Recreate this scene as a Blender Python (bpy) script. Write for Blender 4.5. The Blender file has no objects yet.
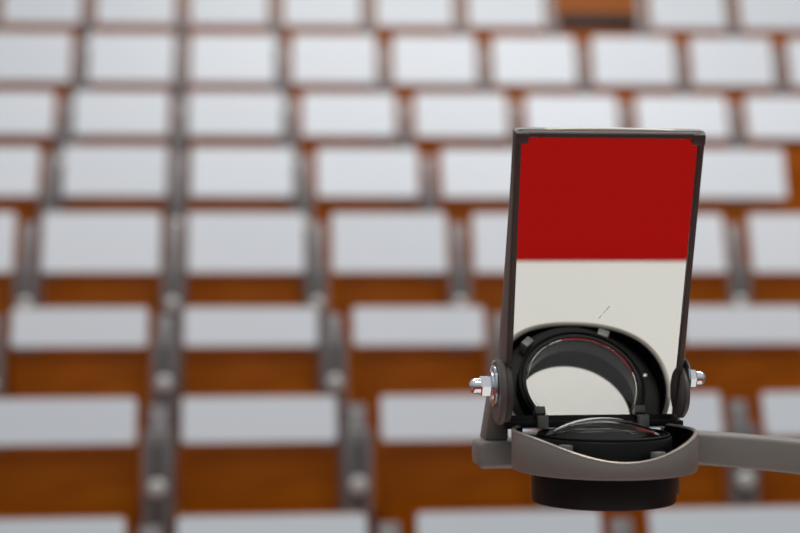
import bpy, bmesh, math, random
from mathutils import Matrix, Vector
random.seed(7)
S = bpy.context.scene
COL = S.collection
F = 1562.0            # focal length in pixels of the 800x533 frame
CX, CY = 400.0, 266.5

# ---------------------------------------------------------------- camera
cam_d = bpy.data.cameras.new('camera'); cam = bpy.data.objects.new('camera', cam_d); COL.objects.link(cam)
cam.location = (0, 0, 0); cam.rotation_euler = (math.pi/2, 0, 0)
cam_d.sensor_width = 36.0; cam_d.lens = F*36.0/800.0
cam_d.clip_start = 0.02; cam_d.clip_end = 60
cam_d.dof.use_dof = True; cam_d.dof.focus_distance = 1.185; cam_d.dof.aperture_fstop = 4.1
S.camera = cam
# ---------------------------------------------------------------- world, lights, exposure
w = bpy.data.worlds.new('world'); S.world = w; w.use_nodes = True
bg = w.node_tree.nodes['Background']; bg.inputs['Strength'].default_value = 1.0
_tc = w.node_tree.nodes.new('ShaderNodeTexCoord'); _sp = w.node_tree.nodes.new('ShaderNodeSeparateXYZ'); _cr = w.node_tree.nodes.new('ShaderNodeValToRGB'); _mr = w.node_tree.nodes.new('ShaderNodeMapRange')
_mr.inputs[1].default_value = -1; _mr.inputs[2].default_value = 1
w.node_tree.links.new(_tc.outputs['Generated'], _sp.inputs[0]); w.node_tree.links.new(_sp.outputs['Z'], _mr.inputs[0])
w.node_tree.links.new(_mr.outputs[0], _cr.inputs[0]); w.node_tree.links.new(_cr.outputs[0], bg.inputs['Color'])
_e = _cr.color_ramp.elements; _e[0].position = .38; _e[0].color = (.07, .068, .065, 1); _e[1].position = .86; _e[1].color = (.56, .58, .61, 1)
_n = _e.new(.54); _n.color = (.27, .28, .295, 1)
def area(name, loc, target, sx, sy, power, color=(1, 1, 1)):
    d = bpy.data.lights.new(name, 'AREA'); d.shape = 'RECTANGLE'; d.size = sx; d.size_y = sy; d.energy = power; d.color = color
    o = bpy.data.objects.new(name, d); COL.objects.link(o); o.location = loc
    o.rotation_euler = (Vector(target)-Vector(loc)).to_track_quat('-Z', 'Y').to_euler()
    return o
area('ceiling_light', (-1.2, 3.2, 4.2), (0.4, 4.6, -0.4), 1.2, 3.2, 44, (1.0, 0.98, 0.95))
area('ceiling_light', (2.6, 3.6, 4.4), (1.2, 5.2, 0.0), 1.2, 3.2, 62, (1.0, 0.98, 0.95))
area('ceiling_light', (0.6, 6.0, 5.4), (0.8, 8.5, 1.0), 5.0, 1.2, 205, (1.0, 0.98, 0.95))
area('ceiling_light', (0.2, 0.4, 2.3), (0.15, 1.0, -0.4), 1.5, 0.07, 34, (1.0, 0.97, 0.92))
S.view_settings.view_transform = 'Standard'; S.view_settings.look = 'None'
S.view_settings.gamma = 1.0; S.view_settings.use_curve_mapping = False
S.view_settings.exposure = -0.13
S.cycles.caustics_refractive = True; S.cycles.caustics_reflective = True
S.cycles.max_bounces = 14; S.cycles.transmission_bounces = 12; S.cycles.glossy_bounces = 8

# ---------------------------------------------------------------- materials
def lin(c): return tuple(((v/255)/12.92 if v/255 <= .04045 else ((v/255+.055)/1.055)**2.4) for v in c)
def mat(name, rgb, rough=.5, metal=0.0, spec=.5, noise=0.0, nscale=60, bump=0.0, coat=0.0, trans=0.0, ior=1.5):
    m = bpy.data.materials.new(name); m.use_nodes = True; nt = m.node_tree; b = nt.nodes['Principled BSDF']
    c = lin(rgb)+(1,)
    b.inputs['Base Color'].default_value = c; b.inputs['Roughness'].default_value = rough; b.inputs['Metallic'].default_value = metal
    b.inputs['Specular IOR Level'].default_value = spec; b.inputs['Coat Weight'].default_value = coat
    b.inputs['Transmission Weight'].default_value = trans; b.inputs['IOR'].default_value = ior
    if noise or bump:
        tc = nt.nodes.new('ShaderNodeTexCoord'); n = nt.nodes.new('ShaderNodeTexNoise')
        n.inputs['Scale'].default_value = nscale; n.inputs['Detail'].default_value = 5
        nt.links.new(tc.outputs['Object'], n.inputs['Vector'])
        if noise:
            r = nt.nodes.new('ShaderNodeMapRange'); r.inputs[3].default_value = 1-noise; r.inputs[4].default_value = 1+noise
            mx = nt.nodes.new('ShaderNodeVectorMath'); mx.operation = 'SCALE'; mx.inputs[0].default_value = c[:3]
            nt.links.new(n.outputs['Fac'], r.inputs[0]); nt.links.new(r.outputs[0], mx.inputs['Scale'])
            nt.links.new(mx.outputs[0], b.inputs['Base Color'])
        if bump:
            bp = nt.nodes.new('ShaderNodeBump'); bp.inputs['Strength'].default_value = bump; bp.inputs['Distance'].default_value = .0004
            nt.links.new(n.outputs['Fac'], bp.inputs['Height']); nt.links.new(bp.outputs[0], b.inputs['Normal'])
    return m
def wood(name, a, b_, rough=.42, scale=3.0):
    m = bpy.data.materials.new(name); m.use_nodes = True; nt = m.node_tree; b = nt.nodes['Principled BSDF']
    tc = nt.nodes.new('ShaderNodeTexCoord'); mp = nt.nodes.new('ShaderNodeMapping'); mp.inputs['Scale'].default_value = (1.0, 6, 9)
    n = nt.nodes.new('ShaderNodeTexNoise'); n.inputs['Scale'].default_value = scale; n.inputs['Detail'].default_value = 6; n.inputs['Distortion'].default_value = .8
    r = nt.nodes.new('ShaderNodeValToRGB'); r.color_ramp.elements[0].position = .3; r.color_ramp.elements[1].position = .7
    r.color_ramp.elements[0].color = lin(a)+(1,); r.color_ramp.elements[1].color = lin(b_)+(1,)
    nt.links.new(tc.outputs['Object'], mp.inputs[0]); nt.links.new(mp.outputs[0], n.inputs['Vector'])
    nt.links.new(n.outputs['Fac'], r.inputs[0]); nt.links.new(r.outputs[0], b.inputs['Base Color'])
    b.inputs['Roughness'].default_value = rough; b.inputs['Specular IOR Level'].default_value = .12
    return m
M_wood = wood('orange_plywood', (146, 72, 0), (172, 92, 4))
M_edge = wood('plywood_edge', (172, 120, 92), (190, 140, 112), .6)
M_floor = wood('wood_tread', (150, 84, 32), (172, 100, 44), .6)
M_wall = wood('wall_panelling', (176, 104, 50), (196, 122, 66), .6, 1.2)
M_hallfloor = mat('grey_linoleum', (120, 112, 104), .5, noise=.08, nscale=8)
M_white = mat('white_laminate', (222, 228, 234), .38, spec=.35, noise=.015, nscale=4)
M_post = mat('grey_steel', (130, 126, 126), .42, metal=.35, noise=.04, nscale=30)
M_groove = mat('dark_steel', (84, 80, 80), .5, metal=.2)
M_cap = mat('light_steel_cap', (222, 224, 222), .3, metal=.2)
M_rail = mat('charcoal_metal', (30, 31, 35), .6)
M_grey = mat('grey_painted_metal', (122, 118, 113), .40, spec=.5, noise=.03, nscale=220, bump=.25)
M_greydark = mat('grey_plastic', (92, 87, 82), .42, noise=.05, nscale=150, bump=.2)
M_bezel = mat('dark_grey_plastic', (74, 66, 62), .45, noise=.04, nscale=120)
M_highlight = mat('edge_highlight', (176, 168, 156), .32, metal=.55)  # paler metallic tone, stands for light caught on upper edges
M_black = mat('black_plastic', (11, 11, 12), .45, spec=.22, noise=.1, nscale=200, bump=.3)
M_matt = mat('matt_black', (9, 9, 10), .8, spec=.05)
M_clip = mat('grey_clip_plastic', (112, 112, 106), .4)
M_mirror = mat('mirror_glass', (236, 234, 231), 0.0, metal=1.0)
M_chrome = mat('chrome', (236, 238, 240), .07, metal=1.0)
M_zinc = mat('zinc_washer', (212, 218, 226), .22, metal=1.0)
M_glass = mat('clear_glass', (255, 255, 255), 0.0, trans=1.0, ior=1.38)
M_stage = mat('white_stage', (226, 226, 220), .35, spec=.3, noise=.02, nscale=5)
M_body = mat('light_grey_housing', (196, 194, 188), .5, noise=.02, nscale=20)
M_red = mat('red_desk_laminate', (166, 6, 1), .6, spec=.08, noise=.03, nscale=6)
M_smudge = mat('grey_smudge', (185, 181, 176), .6)

# ---------------------------------------------------------------- mesh helpers
class MB:
    def __init__(s): s.bm = bmesh.new()
    def _x(s, vs, M):
        if M is not None: bmesh.ops.transform(s.bm, matrix=M, verts=vs)
    def box(s, x0, x1, y0, y1, z0, z1, bev=0, seg=2, M=None):
        t = bmesh.new(); bmesh.ops.create_cube(t, size=1.0)
        for v in t.verts: v.co = Vector(((x0+x1)/2+v.co.x*(x1-x0), (y0+y1)/2+v.co.y*(y1-y0), (z0+z1)/2+v.co.z*(z1-z0)))
        if bev: bmesh.ops.bevel(t, geom=t.edges[:], offset=bev, segments=seg, profile=.5, affect='EDGES')
        s.merge(t, M); return s
    def merge(s, t, M=None):
        if M is not None: bmesh.ops.transform(t, matrix=M, verts=t.verts)
        bmesh.ops.recalc_face_normals(t, faces=t.faces[:])
        me = bpy.data.meshes.new('t'); t.to_mesh(me); t.free(); s.bm.from_mesh(me); bpy.data.meshes.remove(me)
    def lathe(s, prof, n=96, closed=True, M=None):
        """profile of (r, z) points turned about Z; closed joins last to first"""
        t = bmesh.new(); rings = []
        for r, z in prof:
            if r < 1e-6: rings.append([t.verts.new((0, 0, z))])
            else: rings.append([t.verts.new((r*math.cos(2*math.pi*k/n), r*math.sin(2*math.pi*k/n), z)) for k in range(n)])
        m = len(rings); rng = range(m if closed else m-1)
        for i in rng:
            a, b = rings[i], rings[(i+1) % m]
            if len(a) == 1 and len(b) == 1: continue
            for k in range(n):
                k2 = (k+1) % n
                if len(a) == 1: t.faces.new((a[0], b[k], b[k2]))
                elif len(b) == 1: t.faces.new((a[k], a[k2], b[0]))
                else: t.faces.new((a[k], a[k2], b[k2], b[k]))
        s.merge(t, M); return s
    def sweep(s, secs, M=None):
        """closed cross sections (lists of 3D points) joined one after the other and capped"""
        t = bmesh.new(); R = [[t.verts.new(p) for p in sec] for sec in secs]; n = len(R[0])
        for a, b in zip(R, R[1:]):
            for k in range(n): t.faces.new((a[k], a[(k+1) % n], b[(k+1) % n], b[k]))
        t.faces.new(R[0]); t.faces.new(list(reversed(R[-1])))
        s.merge(t, M); return s
    def prism(s, pts, vec, bev=0, M=None):
        t = bmesh.new(); v = [t.verts.new(p) for p in pts]; f = t.faces.new(v)
        r = bmesh.ops.extrude_face_region(t, geom=[f]); nv = [g for g in r['geom'] if isinstance(g, bmesh.types.BMVert)]
        bmesh.ops.translate(t, vec=vec, verts=nv)
        if bev: bmesh.ops.bevel(t, geom=t.edges[:], offset=bev, segments=2, profile=.5, affect='EDGES')
        s.merge(t, M); return s
    def mesh(s, name, m, sharp=35):
        me = bpy.data.meshes.new(name); s.bm.to_mesh(me); s.bm.free(); me.materials.append(m)
        for p in me.polygons: p.use_smooth = True
        me.set_sharp_from_angle(angle=math.radians(sharp)); return me
def link(name, me, parent=None, loc=(0, 0, 0), rot=(0, 0, 0)):
    o = bpy.data.objects.new(name, me); COL.objects.link(o); o.location = loc; o.rotation_euler = rot
    if parent is not None: o.parent = parent
    return o
def tag(o, label=None, cat=None, group=None, kind=None):
    if label: o['label'] = label
    if cat: o['category'] = cat
    if group: o['group'] = group
    if kind: o['kind'] = kind

# ---------------------------------------------------------------- the hall: stepped floor and rear wall
# the rows fan out slightly: each has its own heading
PHIS = [math.radians(a) for a in (6.0, 6.0, 5.4, 4.6, 4.0, 3.5, 3.0, 3.0)]
def UV(i): return Vector((math.cos(PHIS[i]), math.sin(PHIS[i]), 0)), Vector((-math.sin(PHIS[i]), math.cos(PHIS[i]), 0))
def line(i, off): u, v = UV(i); p = rows[i]['P0']; p = p-u*p.dot(u)+v*off; return p-u*6.0, p+u*7.5
PITCH = 0.60; TILTW = 72
# one entry per row, lowest first: seat pitch in px, a leaf's left edge px, leaf bottom and top px, leaf width m
ROWS = [(240, 177, 572, 517, .470), (198, 182, 443, 398, .462), (168, 184, 346, 308, .470), (143, 188, 272, 213, .482),
        (125.5, 191, 196, 147, .480), (113, 189, 135, 92, .486), (101, 191, 82, 34, .488), (92.5, 191, 24, -30, .488)]
SITH = 0.72
rows = []
for (pp, xs, yb, yt, lw), PHI in zip(ROWS, PHIS):
    Yn = F*PITCH/pp; k = (xs-CX)/F; Y = Yn/(1-k*math.tan(PHI)); P0 = Vector((k*Y, Y, 0))
    zb = (CY-yb)*Y/F
    a = math.radians(TILTW); g = (CY-yt)/F        # length so that the top lands on its line
    L = (g*Y-zb)/(math.sin(a)-g*math.cos(a))
    rows.append(dict(P0=P0, zb=zb, a=a, L=round(L, 3), base=zb-SITH, lw=lw))
m = MB()
FRONT_Z = rows[0]['base']-0.20
def block(m, a, b, z0, z1):
    m.prism([Vector((p.x, p.y, z0)) for p in (a[0], a[1], b[1], b[0])], (0, 0, z1-z0))
NR = len(rows)
for i, r in enumerate(rows):                      # each tread: from its row's panel line back to the next
    block(m, line(i, -.035), line(i+1, -.035) if i+1 < NR else line(i, 1.6), FRONT_Z-.1, r['base'])
tiers = link('floor_tiers', m.mesh('floor_tiers', M_floor)); tag(tiers, kind='structure')
m = MB(); a0 = (Vector((-6, -1.6, 0)), Vector((7.5, -1.6, 0)))
block(m, a0, line(0, -.035), FRONT_Z-.1, FRONT_Z)
fl = link('floor', m.mesh('floor', M_hallfloor)); tag(fl, kind='structure')
m = MB(); block(m, line(NR-1, 1.6), line(NR-1, 1.75), FRONT_Z, rows[-1]['base']+3.0)
wl = link('wall_back', m.mesh('wall_back', M_wall)); tag(wl, kind='structure')

# ---------------------------------------------------------------- one desk seat, then its copies
def rbox(w_, l_, t_, r_, seg=5):
    """rounded-corner slab in XY, x centred, y from 0, thickness t_ downwards, as prism points"""
    pts = []
    for cx, cy, a0 in ((w_/2-r_, r_, -90), (w_/2-r_, l_-r_, 0), (-w_/2+r_, l_-r_, 90), (-w_/2+r_, r_, 180)):
        for k in range(seg+1):
            a = math.radians(a0+90*k/seg); pts.append(Vector((cx+r_*math.cos(a), cy+r_*math.sin(a), -t_)))
    return pts
meshes = {}
for lw, LEAF in sorted({(r['lw'], r['L']) for r in rows}):
    meshes['top', lw, LEAF] = MB().prism(rbox(lw, LEAF, .004, .012), (0, 0, .004)).mesh('writing_top', M_white)
    meshes['arm', LEAF] = MB().box(-.028, .028, 0, LEAF*.86, -.050, -.016, .005).mesh('bracket_arm', M_post)
    meshes['edge', lw, LEAF] = MB().prism(rbox(lw+.006, LEAF+.006, .021, .014), (0, 0, .0165)).mesh('edge_band', M_edge)
meshes['panel'] = MB().box(-.240, .240, .035, .055, 0, .70, .004).mesh('front_panel', M_wood)
def seat_mesh():
    m = MB(); secs = []
    for k in range(13):                            # moulded plywood seat, folded up, slightly hollow
        t = k/12; z = .14+.40*t; y = -.050+.018*math.cos((t-.5)*math.pi)-.028*(1-t)
        hw = .225-.03*(abs(2*t-1)**4)
        secs.append([Vector((-hw, y, z)), Vector((-hw*.5, y+.008, z)), Vector((hw*.5, y+.008, z)), Vector((hw, y, z)),
                     Vector((hw, y+.014, z)), Vector((hw*.5, y+.022, z)), Vector((-hw*.5, y+.022, z)), Vector((-hw, y+.014, z))])
    return m.sweep(secs).mesh('folding_seat', M_wood, 50)
meshes['seat'] = seat_mesh()
meshes['hinge'] = MB().box(-.02, .02, -.055, .04, .20, .24, .004).mesh('seat_hinge', M_post)
m = MB().box(-.043, -.025, -.02, .045, 0, .755, .005).box(.025, .043, -.02, .045, 0, .755, .005).box(-.027, .027, -.012, .045, 0, .752, .003)
meshes['post'] = m.mesh('support_post', M_post)
m = MB().lathe([(0, .014), (.020, .012), (.027, .004), (.027, -.01), (0, -.01)], 32, False, Matrix.Translation((0, -.022, .588)) @ Matrix.Rotation(math.pi/2, 4, 'X'))
meshes['cap'] = m.mesh('joint_cap', M_cap)
meshes['groove'] = MB().box(-.013, .013, -.0165, -.010, .03, .72, .002).mesh('channel', M_groove)
meshes['rail'] = MB().box(-.25, .25, .015, .05, .712, .81, .006).mesh('folded_rail', M_rail)

ROWN = ['lowest row', 'second row from bottom', 'third row from bottom', 'fourth row from bottom',
        'fourth row from top', 'third row from top', 'second row from top', 'top row']
ORD = ['leftmost', 'second from left', 'third from left', 'fourth from left', 'fifth from left', 'sixth from left', 'seventh from left', 'eighth from left', 'ninth from left', 'tenth from left']
def mirror_span(y0, y1):                            # what the upright mirror and lens head cover of a band of the photo
    if y1 < 140 or y0 > 511: return None
    return (512, 690) if y0 < 400 else (508, 692)
def proj(p): return (CX+F*p.x/p.y, CY-F*p.z/p.y)
for i, r in enumerate(rows):
    found = []; U, V = UV(i); PHI = PHIS[i]
    for j in range(-12, 18):
        c = r['P0']+U*(r['lw']/2+PITCH*j); cz = Vector((c.x, c.y, r['zb']))
        xl = proj(cz-U*(r['lw']/2))[0]; xr = proj(cz+U*(r['lw']/2))[0]
        if xr < 2 or xl > 799: continue
        found.append((j, cz, xl, xr))
    yt_, yb_px = ROWS[i][3], ROWS[i][2]
    ms = mirror_span(yt_, yb_px); right = 0
    for q, (j, cz, xl, xr) in enumerate(found):
        folded = (i == 7 and xl < 600 < xr)
        if ms and xl > ms[0] and xr < ms[1]: where = 'hidden behind the upright mirror'
        elif ms and (xl+xr)/2 > ms[1]-60:
            right += 1
            n_right = sum(1 for f in found if (f[2]+f[3])/2 > ms[1]-60)
            where = 'just right of the mirror' if right == 1 else ('second right of the mirror' if right == 2 else 'third right of the mirror')
        elif q == len(found)-1: where = 'rightmost'
        else: where = ORD[q]
        root = bpy.data.objects.new('lecture_seat', None); COL.objects.link(root)
        root.location = (cz.x, cz.y, r['base']); root.rotation_euler = (0, 0, PHI); root.empty_display_size = .1
        if folded: tag(root, 'orange wooden lecture seat without white top, dark rail showing, in the top row', 'seat', 'seats of the lecture hall')
        else: tag(root, 'blurred wooden seat with white writing top, %s, %s' % (ROWN[i], where), 'seat', 'seats of the lecture hall')
        pn = link('front_panel', meshes['panel'], root)
        if not folded:
            da = math.radians(random.uniform(-3.0, 2.0)) if i >= 4 else math.radians(random.uniform(-.5, .5))
            tp = link('writing_top', meshes['top', r['lw'], r['L']], root, (0, 0, SITH), (r['a']+da, 0, 0)); tp['label'] = 'white laminate writing top'
            link('edge_band', meshes['edge', r['lw'], r['L']], tp)
        else:
            link('folded_rail', meshes['rail'], root)
        st = link('folding_seat', meshes['seat'], root); link('seat_hinge', meshes['hinge'], st)
        po = link('support_post', meshes['post'], root, (-PITCH/2-.0045, 0, 0)); po['label'] = 'grey steel post'
        link('joint_cap', meshes['cap'], po); link('channel', meshes['groove'], po)
        link('bracket_arm', meshes['arm', r['L']], root, (-PITCH/2-.0045, 0, SITH), (r['a'], 0, 0))

# ---------------------------------------------------------------- lecturer's desk with the red top
DT = -0.62
m = MB().box(-.55, 1.05, .10, 1.75, DT-.03, DT, .004)
desk = bpy.data.objects.new('lecturer_desk', None); COL.objects.link(desk); desk.location = (.25, .9, FRONT_Z)
tag(desk, "lecturer's desk with red laminate top under the overhead projector, seen in its mirror", 'desk')
dl = (-.25, -.9, -FRONT_Z)
o = link('desk_top', m.mesh('desk_top', M_red), desk, dl); o['label'] = 'glossy red desk top'
for x in (-.50, 1.0):
    for y in (.15, 1.70): link('leg', MB().box(x-.025, x+.025, y-.025, y+.025, FRONT_Z, DT-.03, .004).mesh('leg', M_post), desk, dl)

# ---------------------------------------------------------------- overhead projector
LX, LY = .1570, 1.185                                # lens axis
YAW = math.radians(6.5)
H = Matrix.Translation((LX, LY, 0)) @ Matrix.Rotation(YAW, 4, 'Z') @ Matrix.Translation((-LX, -LY, 0))
proj_root = bpy.data.objects.new('overhead_projector', None); COL.objects.link(proj_root); proj_root.location = (LX, LY, DT)
tag(proj_root, 'grey overhead projector head with upright mirror, black lens and chrome nuts, in sharp focus', 'overhead projector')
def part(name, mb, mt, parent=None, sharp=35):
    """mesh in head coordinates, turned with the head; parent defaults to the projector"""
    bmesh.ops.transform(mb.bm, matrix=Matrix.Translation((-LX, -LY, -DT)) @ H, verts=mb.bm.verts)
    return link(name, mb.mesh(name, mt, sharp), parent or proj_root)
TL = Matrix.Translation((LX-.0028, LY, 0))
# body with white stage
part('housing', MB().box(LX-.26, LX+.36, LY-.365, LY+.22, DT, -.430, .012, 3), M_body)
part('stage_glass', MB().box(LX-.25, LX+.27, LY-.356, LY+.21, -.431, -.42, .003), M_stage)
part('support_column', MB().box(LX+.285, LX+.315, LY+.045, LY+.085, -.43, .06, .005), M_greydark)
part('height_knob', MB().lathe([(0, .02), (.02, .018), (.024, .0), (0, 0)], 24, False, Matrix.Translation((LX+.315, LY+.065, -.18)) @ Matrix.Rotation(math.pi/2, 4, 'Y')), M_black)
# arm bar passing behind the lens to the right
def rrect(cy, cz, ty, tz, r_, x, seg=4):
    pts = []
    for sy, sz, a0 in ((1, 1, 0), (-1, 1, 90), (-1, -1, 180), (1, -1, 270)):
        for k in range(seg+1):
            a = math.radians(a0+90*k/seg); pts.append(Vector((x, cy+sy*(ty/2-r_)+r_*math.cos(a), cz+sz*(tz/2-r_)+r_*math.sin(a))))
    return pts
m = MB(); secs = []
for k in range(33):
    x = .100+(.475-.100)*k/32; t = max(0, (x-.225)/.1)
    secs.append(rrect(1.248-.008*t, -.1448-.0080*t**1.5, .026, .0258+.0014*t, .004, x))
m.sweep(secs); part('arm', m, M_grey)
# left end block
part('arm_end', MB().box(.0650, .112, 1.222, 1.262, -.1575, -.1365, .0045, 3), M_grey)
# yoke plates rising to the pivots
m = MB().prism([Vector(p) for p in ((.0715, 1.236, -.1365), (.0905, 1.236, -.1365), (.0905, 1.236, -.075), (.0815, 1.236, -.075))], (0, .024, 0), .0015)
part('yoke_plate', m, M_grey)
m = MB().prism([Vector(p) for p in ((.2180, 1.236, -.1365), (.2300, 1.236, -.1365), (.2245, 1.236, -.075), (.2180, 1.236, -.075))], (0, .018, 0), .0015)
part('yoke_plate', m, M_greydark)
# mirror, its bezel and housing: leaning towards the hall floor
TILT = math.radians(26.0); SM = .0385
MY0 = LY+SM/math.cos(TILT); MZ0 = -.127
def mm(u0): return MZ0+u0*math.cos(TILT)
SKEW = Matrix.Identity(4); SKEW[0][2] = -.045
T = Matrix.Translation((LX-.0024, MY0, MZ0)) @ Matrix.Rotation(TILT, 4, 'X') @ SKEW       # local: x across, z up the mirror, y back
HW = .0650; U0 = .007; U1 = .2446
part('mirror', MB().box(-HW-.001, HW+.001, 0, .003, U0, U1-.001, M=T), M_mirror)
def frustum(f, b, yf, yb, seg=4):
    m_ = MB(); secs = []
    def ring(x0, x1, z0, z1, r_, y):
        pts = []
        for cx, cz, a0 in ((x1-r_, z1-r_, 0), (x0+r_, z1-r_, 90), (x0+r_, z0+r_, 180), (x1-r_, z0+r_, 270)):
            for k in range(seg+1):
                a = math.radians(a0+90*k/seg); pts.append((cx+r_*math.cos(a), y, cz+r_*math.sin(a)))
        return pts
    return ring, m_
def bezel():
    t = bmesh.new(); W0, W1 = HW+.0042, HW
    outer = []; inner = []
    def rr(hw, z0, z1, r_, y):
        pts = []
        for cx, cz, a0 in ((hw-r_, z1-r_, 0), (-hw+r_, z1-r_, 90), (-hw+r_, z0+r_, 180), (hw-r_, z0+r_, 270)):
            for k in range(6):
                a = math.radians(a0+90*k/5); pts.append((cx+r_*math.cos(a), y, cz+r_*math.sin(a)))
        return pts
    loops = [rr(W0, U0-.004, U1+.0040, .006, .004), rr(W0, U0-.004, U1+.0040, .006, -.0015), rr(W0-.0008, U0-.0032, U1+.0032, .0055, -.0025),
             rr(W1+.0006, U0-.0004, U1+.0004, .001, -.0025), rr(W1, U0, U1, .001, -.0018), rr(W1, U0, U1, .001, .0004)]
    R = [[t.verts.new(p) for p in l] for l in loops]; n = len(R[0])
    for a, b in zip(R, R[1:]+R[:1]):
        for k in range(n): t.faces.new((a[k], a[(k+1) % n], b[(k+1) % n], b[k]))
    m_ = MB(); m_.merge(t, T); return m_
bz = part('bezel', bezel(), M_bezel)
for s in (-1, 1):
    m = MB().box(min(s*(HW-.0050), s*(HW+.0044)), max(s*(HW-.0050), s*(HW+.0044)), -.0036, .001, U1-.0050, U1+.0036, .0012, M=T)
    part('corner_clip', m, M_bezel, bz)
# housing shell: shallow at the top, deeper and flaring at the foot
def shell():
    t = bmesh.new(); rows_ = []
    N = 14
    for k in range(N+1):
        v = k/N; z = (U1+.0028)*v+(U0-.004)*(1-v)
        dep = .0065+.0235*(1-v)**1.2; fl_ = .0006+.0030*(1-v)
        bow = 0
        hw0 = HW+.0045; hwb = hw0+fl_
        sec = [(-hw0, .001, z), (-hwb, .006, z), (-hwb, dep-.004, z), (-hwb+.004, dep, z), (hwb-.004, dep, z), (hwb, dep-.004, z), (hwb, .006, z), (hw0, .001, z)]
        rows_.append([t.verts.new(p) for p in sec])
    # rounded, slightly crowned cap over the top edge
    for g, (ins, up) in enumerate(((.0010, .0008), (.004, .0016))):
        z = U1+.0028+up
        sec = [(-HW-.0045+ins, .002, z), (-HW-.005+ins, .005, z), (-HW-.005+ins, .0055, z), (-HW+ins, .0062, z), (HW-ins, .0062, z), (HW+.005-ins, .0055, z), (HW+.005-ins, .005, z), (HW+.0045-ins, .002, z)]
        rows_.append([t.verts.new(p) for p in sec])
    for a, b in zip(rows_, rows_[1:]):
        for k in range(8): t.faces.new((a[k], a[(k+1) % 8], b[(k+1) % 8], b[k]))
    t.faces.new(rows_[0]); t.faces.new(list(reversed(rows_[-1])))
    m_ = MB(); m_.merge(t, T)
    # crowned ridge, coloured light to stand for the highlight on the top edge
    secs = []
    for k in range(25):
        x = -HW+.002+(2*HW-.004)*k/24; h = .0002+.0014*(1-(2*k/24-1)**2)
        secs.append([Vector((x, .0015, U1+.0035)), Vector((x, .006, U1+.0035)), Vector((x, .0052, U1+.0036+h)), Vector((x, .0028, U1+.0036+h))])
    top_highlight = MB(); top_highlight.sweep(secs, T); return m_, top_highlight
sh, tt = shell()
hs = part('mirror_housing', sh, M_grey, sharp=30)
part('top_highlight', tt, M_highlight, hs)
# hinge bar under the mirror
part('hinge_bar', MB().box(LX-.072, LX+.070, MY0-.009, MY0+.003, -.1262, -.1208, .0010), M_black)
part('hinge_strip', MB().box(LX-.060, LX+.062, MY0-.0097, MY0-.0090, -.1262, -.1253, .0001), M_cap)
# pivots: disc, washer, cap nut
RX = lambda x, y, z, s: Matrix.Translation((x, y, z)) @ Matrix.Rotation(s*math.pi/2, 4, 'Y')
def cap_nut(x, y, z, s, r_, name, parent):
    m_ = MB(); MM = RX(x, y, z, s)
    t = bmesh.new(); secs = []
    for zz, rr_ in ((0, r_*1.0), (.0008, r_*1.08), (.0072, r_*1.08), (.0082, r_*.98)):
        secs.append([Vector((rr_*math.cos(math.radians(60*k+30)), rr_*math.sin(math.radians(60*k+30)), zz)) for k in range(6)])
    t.free(); m_.sweep(secs, MM)
    q = r_*.80; dome = [(q, .0075), (q, .0115)]+[(q*math.cos(math.radians(a)), .0115+q*.85*math.sin(math.radians(a))) for a in range(10, 90, 10)]+[(0, .0115+q*.85)]
    m_.lathe([(0, .0075)]+dome, 40, False, MM)
    return part(name, m_, M_chrome, parent, 28)
PY = 1.2135
zl = -(391-CY)*PY/F; za = -(385-CY)*PY/F
def disc(x, y, z, s, R_, th, name):
    return part(name, MB().lathe([(0, 0), (R_-.002, 0), (R_, .0015), (R_, th-.0015), (R_-.002, th), (0, th)], 72, False, RX(x, y, z, s)), M_greydark)
dL = disc(LX-.0747, PY, zl, -1, .0255, .0060, 'pivot_disc'); 
part('friction_ring', MB().lathe([(0, 0), (.0235, 0), (.0235, .0035), (0, .0035)], 64, False, RX(LX-.0712, PY, zl, -1)), M_bezel, dL)
wL = part('washer', MB().lathe([(.004, 0), (.0152, 0), (.0158, .0006), (.0158, .0020), (.0150, .0026), (.0118, .0028), (.0112, .0040), (.004, .0040)], 60, True, RX(LX-.0808, PY, za, -1)), M_zinc, dL)
cap_nut(LX-.0847, PY, za, -1, .0078, 'cap_nut', dL)
zr = -(393-CY)*PY/F; zar = -(379-CY)*PY/F
dR = disc(LX+.0630, PY, zr, 1, .0200, .0052, 'pivot_disc')
part('washer', MB().lathe([(.004, 0), (.0155, 0), (.0163, .0008), (.0155, .0016), (.004, .0016)], 60, True, RX(LX+.0682, PY, zar, 1)), M_zinc, dR)
cap_nut(LX+.0696, PY, zar, 1, .0070, 'cap_nut', dR)
# visor collar round the lens: U in plan, its top edge dipping at the front
def collar_pts(R_, ztop, zbot, off=0):
    out = []
    def add(x, y, c, nx, ny): out.append((Vector((LX-.0022+x, LY+y, 0)), max(c, 0)**3, Vector((nx, ny, 0))))
    for k in range(81):
        a = math.radians(-121+242*k/80); add(R_*math.sin(a), -R_*math.cos(a), math.cos(a), math.sin(a), -math.cos(a))
    return out
def collar(R_, th, zs, dip, zb_, m_, rim=.0012):
    secs = []
    for p, c, n_ in collar_pts(R_, 0, 0):
        zt = zs-dip*c; z = Vector((0, 0, 1))
        secs.append([p-n_*th+z*(zb_), p-n_*.001+z*zb_, p+z*(zb_+.0015), p+z*(zt-rim), p-n_*rim*.3+z*(zt-rim*.3), p-n_*rim+z*zt, p-n_*(th-rim*.5)+z*zt, p-n_*th+z*(zt-rim*.5)])
    m_.sweep(secs); return m_
part('collar', collar(.0702, .0034, -.1235, .0168, -.1530, MB()), M_grey, sharp=40)
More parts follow.
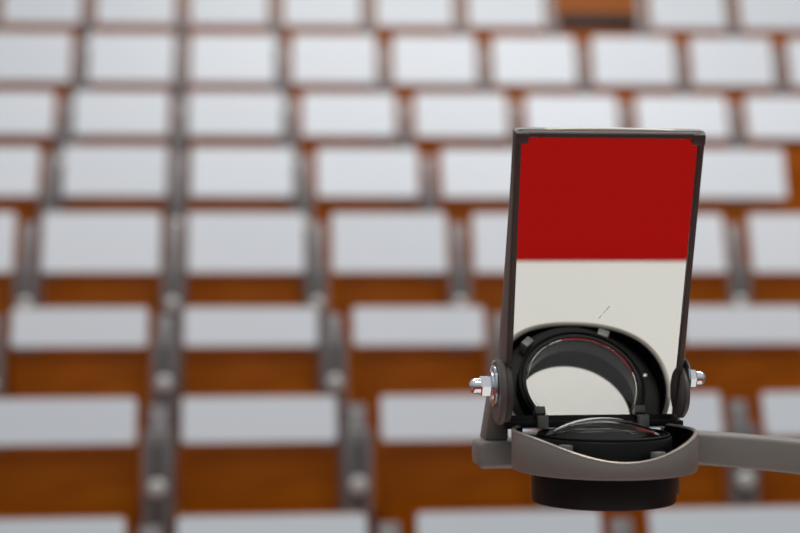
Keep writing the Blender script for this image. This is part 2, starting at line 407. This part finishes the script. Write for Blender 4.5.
# thin paler strip: painted highlight along the collar's top edge
def rim_highlight_secs():
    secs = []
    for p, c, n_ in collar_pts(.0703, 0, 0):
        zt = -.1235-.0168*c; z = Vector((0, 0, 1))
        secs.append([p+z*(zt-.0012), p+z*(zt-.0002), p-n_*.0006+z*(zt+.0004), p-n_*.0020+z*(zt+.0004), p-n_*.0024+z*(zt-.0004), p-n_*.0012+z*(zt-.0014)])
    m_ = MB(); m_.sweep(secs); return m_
part('collar_highlight', rim_highlight_secs(), M_highlight)
part('collar_lining', collar(.0668, .0012, -.1245, .0172, -.1500, MB(), .0004), M_matt)
# black floor of the collar with an opening for the lens
def flange():
    t = bmesh.new(); o1 = [p for p, c, n_ in collar_pts(.0665, 0, 0)]; n = len(o1)
    inn = []
    for p in o1:
        d = Vector((p.x-LX, p.y-LY, 0)); a = math.atan2(d.x, -d.y); inn.append(Vector((LX+.047*math.sin(a), LY-.047*math.cos(a), 0)))
    L = []
    for z in (-.1420, -.1500): L.append([t.verts.new((p.x, p.y, z)) for p in o1]); L.append([t.verts.new((p.x, p.y, z)) for p in inn])
    oT, iT, oB, iB = L
    for k in range(n-1):
        t.faces.new((oT[k], oT[k+1], iT[k+1], iT[k])); t.faces.new((oB[k], iB[k], iB[k+1], oB[k+1])); t.faces.new((iT[k], iT[k+1], iB[k+1], iB[k])); t.faces.new((oT[k], oB[k], oB[k+1], oT[k+1]))
    for k in (0, n-1): t.faces.new((oT[k], iT[k], iB[k], oB[k]))
    # back piece closing the ring
    m_ = MB(); m_.merge(t); m_.box(LX-.066, LX+.066, LY+.030, LY+.040, -.150, -.142) if False else None
    return m_
part('flange', flange(), M_black)
part('lens_holder', MB().lathe([(.0515, -.1500), (.0515, -.1290), (.0508, -.1280), (.0480, -.1275), (.0474, -.1276), (.0456, -.1276), (.0452, -.1285), (.0452, -.1400), (.0468, -.1420), (.0468, -.1500)], 128, True, TL), M_black)
part('lens_ring', MB().lathe([(.0500, -.1276), (.0500, -.1262), (.0492, -.1256), (.0484, -.1262), (.0484, -.1276)], 128, True, TL), M_black)
part('lens_barrel', MB().lathe([(.0545, -.1525), (.0545, -.1762), (.0538, -.1772), (.0500, -.1772), (.0495, -.1762), (.0495, -.1525)], 128, True, TL), M_black)
part('barrel_baffle', MB().lathe([(.0494, -.1500), (.0494, -.1720), (.0478, -.1720), (.0478, -.1500)], 96, True, TL), M_matt)
Rc = (.0440**2+.0125**2)/(2*.0125)
dome = [(Rc*math.sin(a), -.1147-(Rc-Rc*math.cos(a))) for a in [math.asin(.0440/Rc)*k/20 for k in range(20, 0, -1)]]
ls = part('lens', MB().lathe([(0, -.1170)]+[(.0433/.0440*r_, z_-.0023) for r_, z_ in reversed(dome)]+dome+[(0, -.1147)], 128, False, TL), M_glass, sharp=50)
# small clips on the flange and at the mirror foot, screws
for ang, rr_, w_ in ((-44, .0600, .0095), (24, .0600, .0095)):
    a = math.radians(ang); Mx = Matrix.Translation((LX+rr_*math.sin(a), LY-rr_*math.cos(a), 0)) @ Matrix.Rotation(a, 4, 'Z')
    part('lens_clip', MB().box(-w_/2, w_/2, -.0035, .0035, -.143, (-.1300 if ang < 0 else -.1345), .001, M=Mx), M_clip)
for x in (-.0430, .0370):
    part('hinge_clip', MB().box(LX+x-.0042, LX+x+.0042, MY0-.0140, MY0-.007, -.126, -.1158, .0008), M_clip)
for x, y in ((-.0085-.0555, .0), (.0545, -.016)):
    part('guide_pin', MB().lathe([(0, .0022), (.0015, .0018), (.002, 0), (0, 0)], 16, False, Matrix.Translation((LX+x, LY+y, -.1420))), M_cap)
part('barrel_notch', MB().box(LX+.0500, LX+.0530, LY-.012, LY-.008, -.172, -.158, .0004), M_greydark)
m = MB()
for u_, v_, h_ in ((.0045, .0915, .0030), (.0080, .0962, .0022), (.0100, .0990, .0034)):
    m.box(-.00022, .00022, -.00012, .0001, 0, h_, M=T @ Matrix.Translation((u_-.004, 0, v_+.006)) @ Matrix.Rotation(math.radians(36), 4, 'Y'))
part('smudge', m, M_smudge)
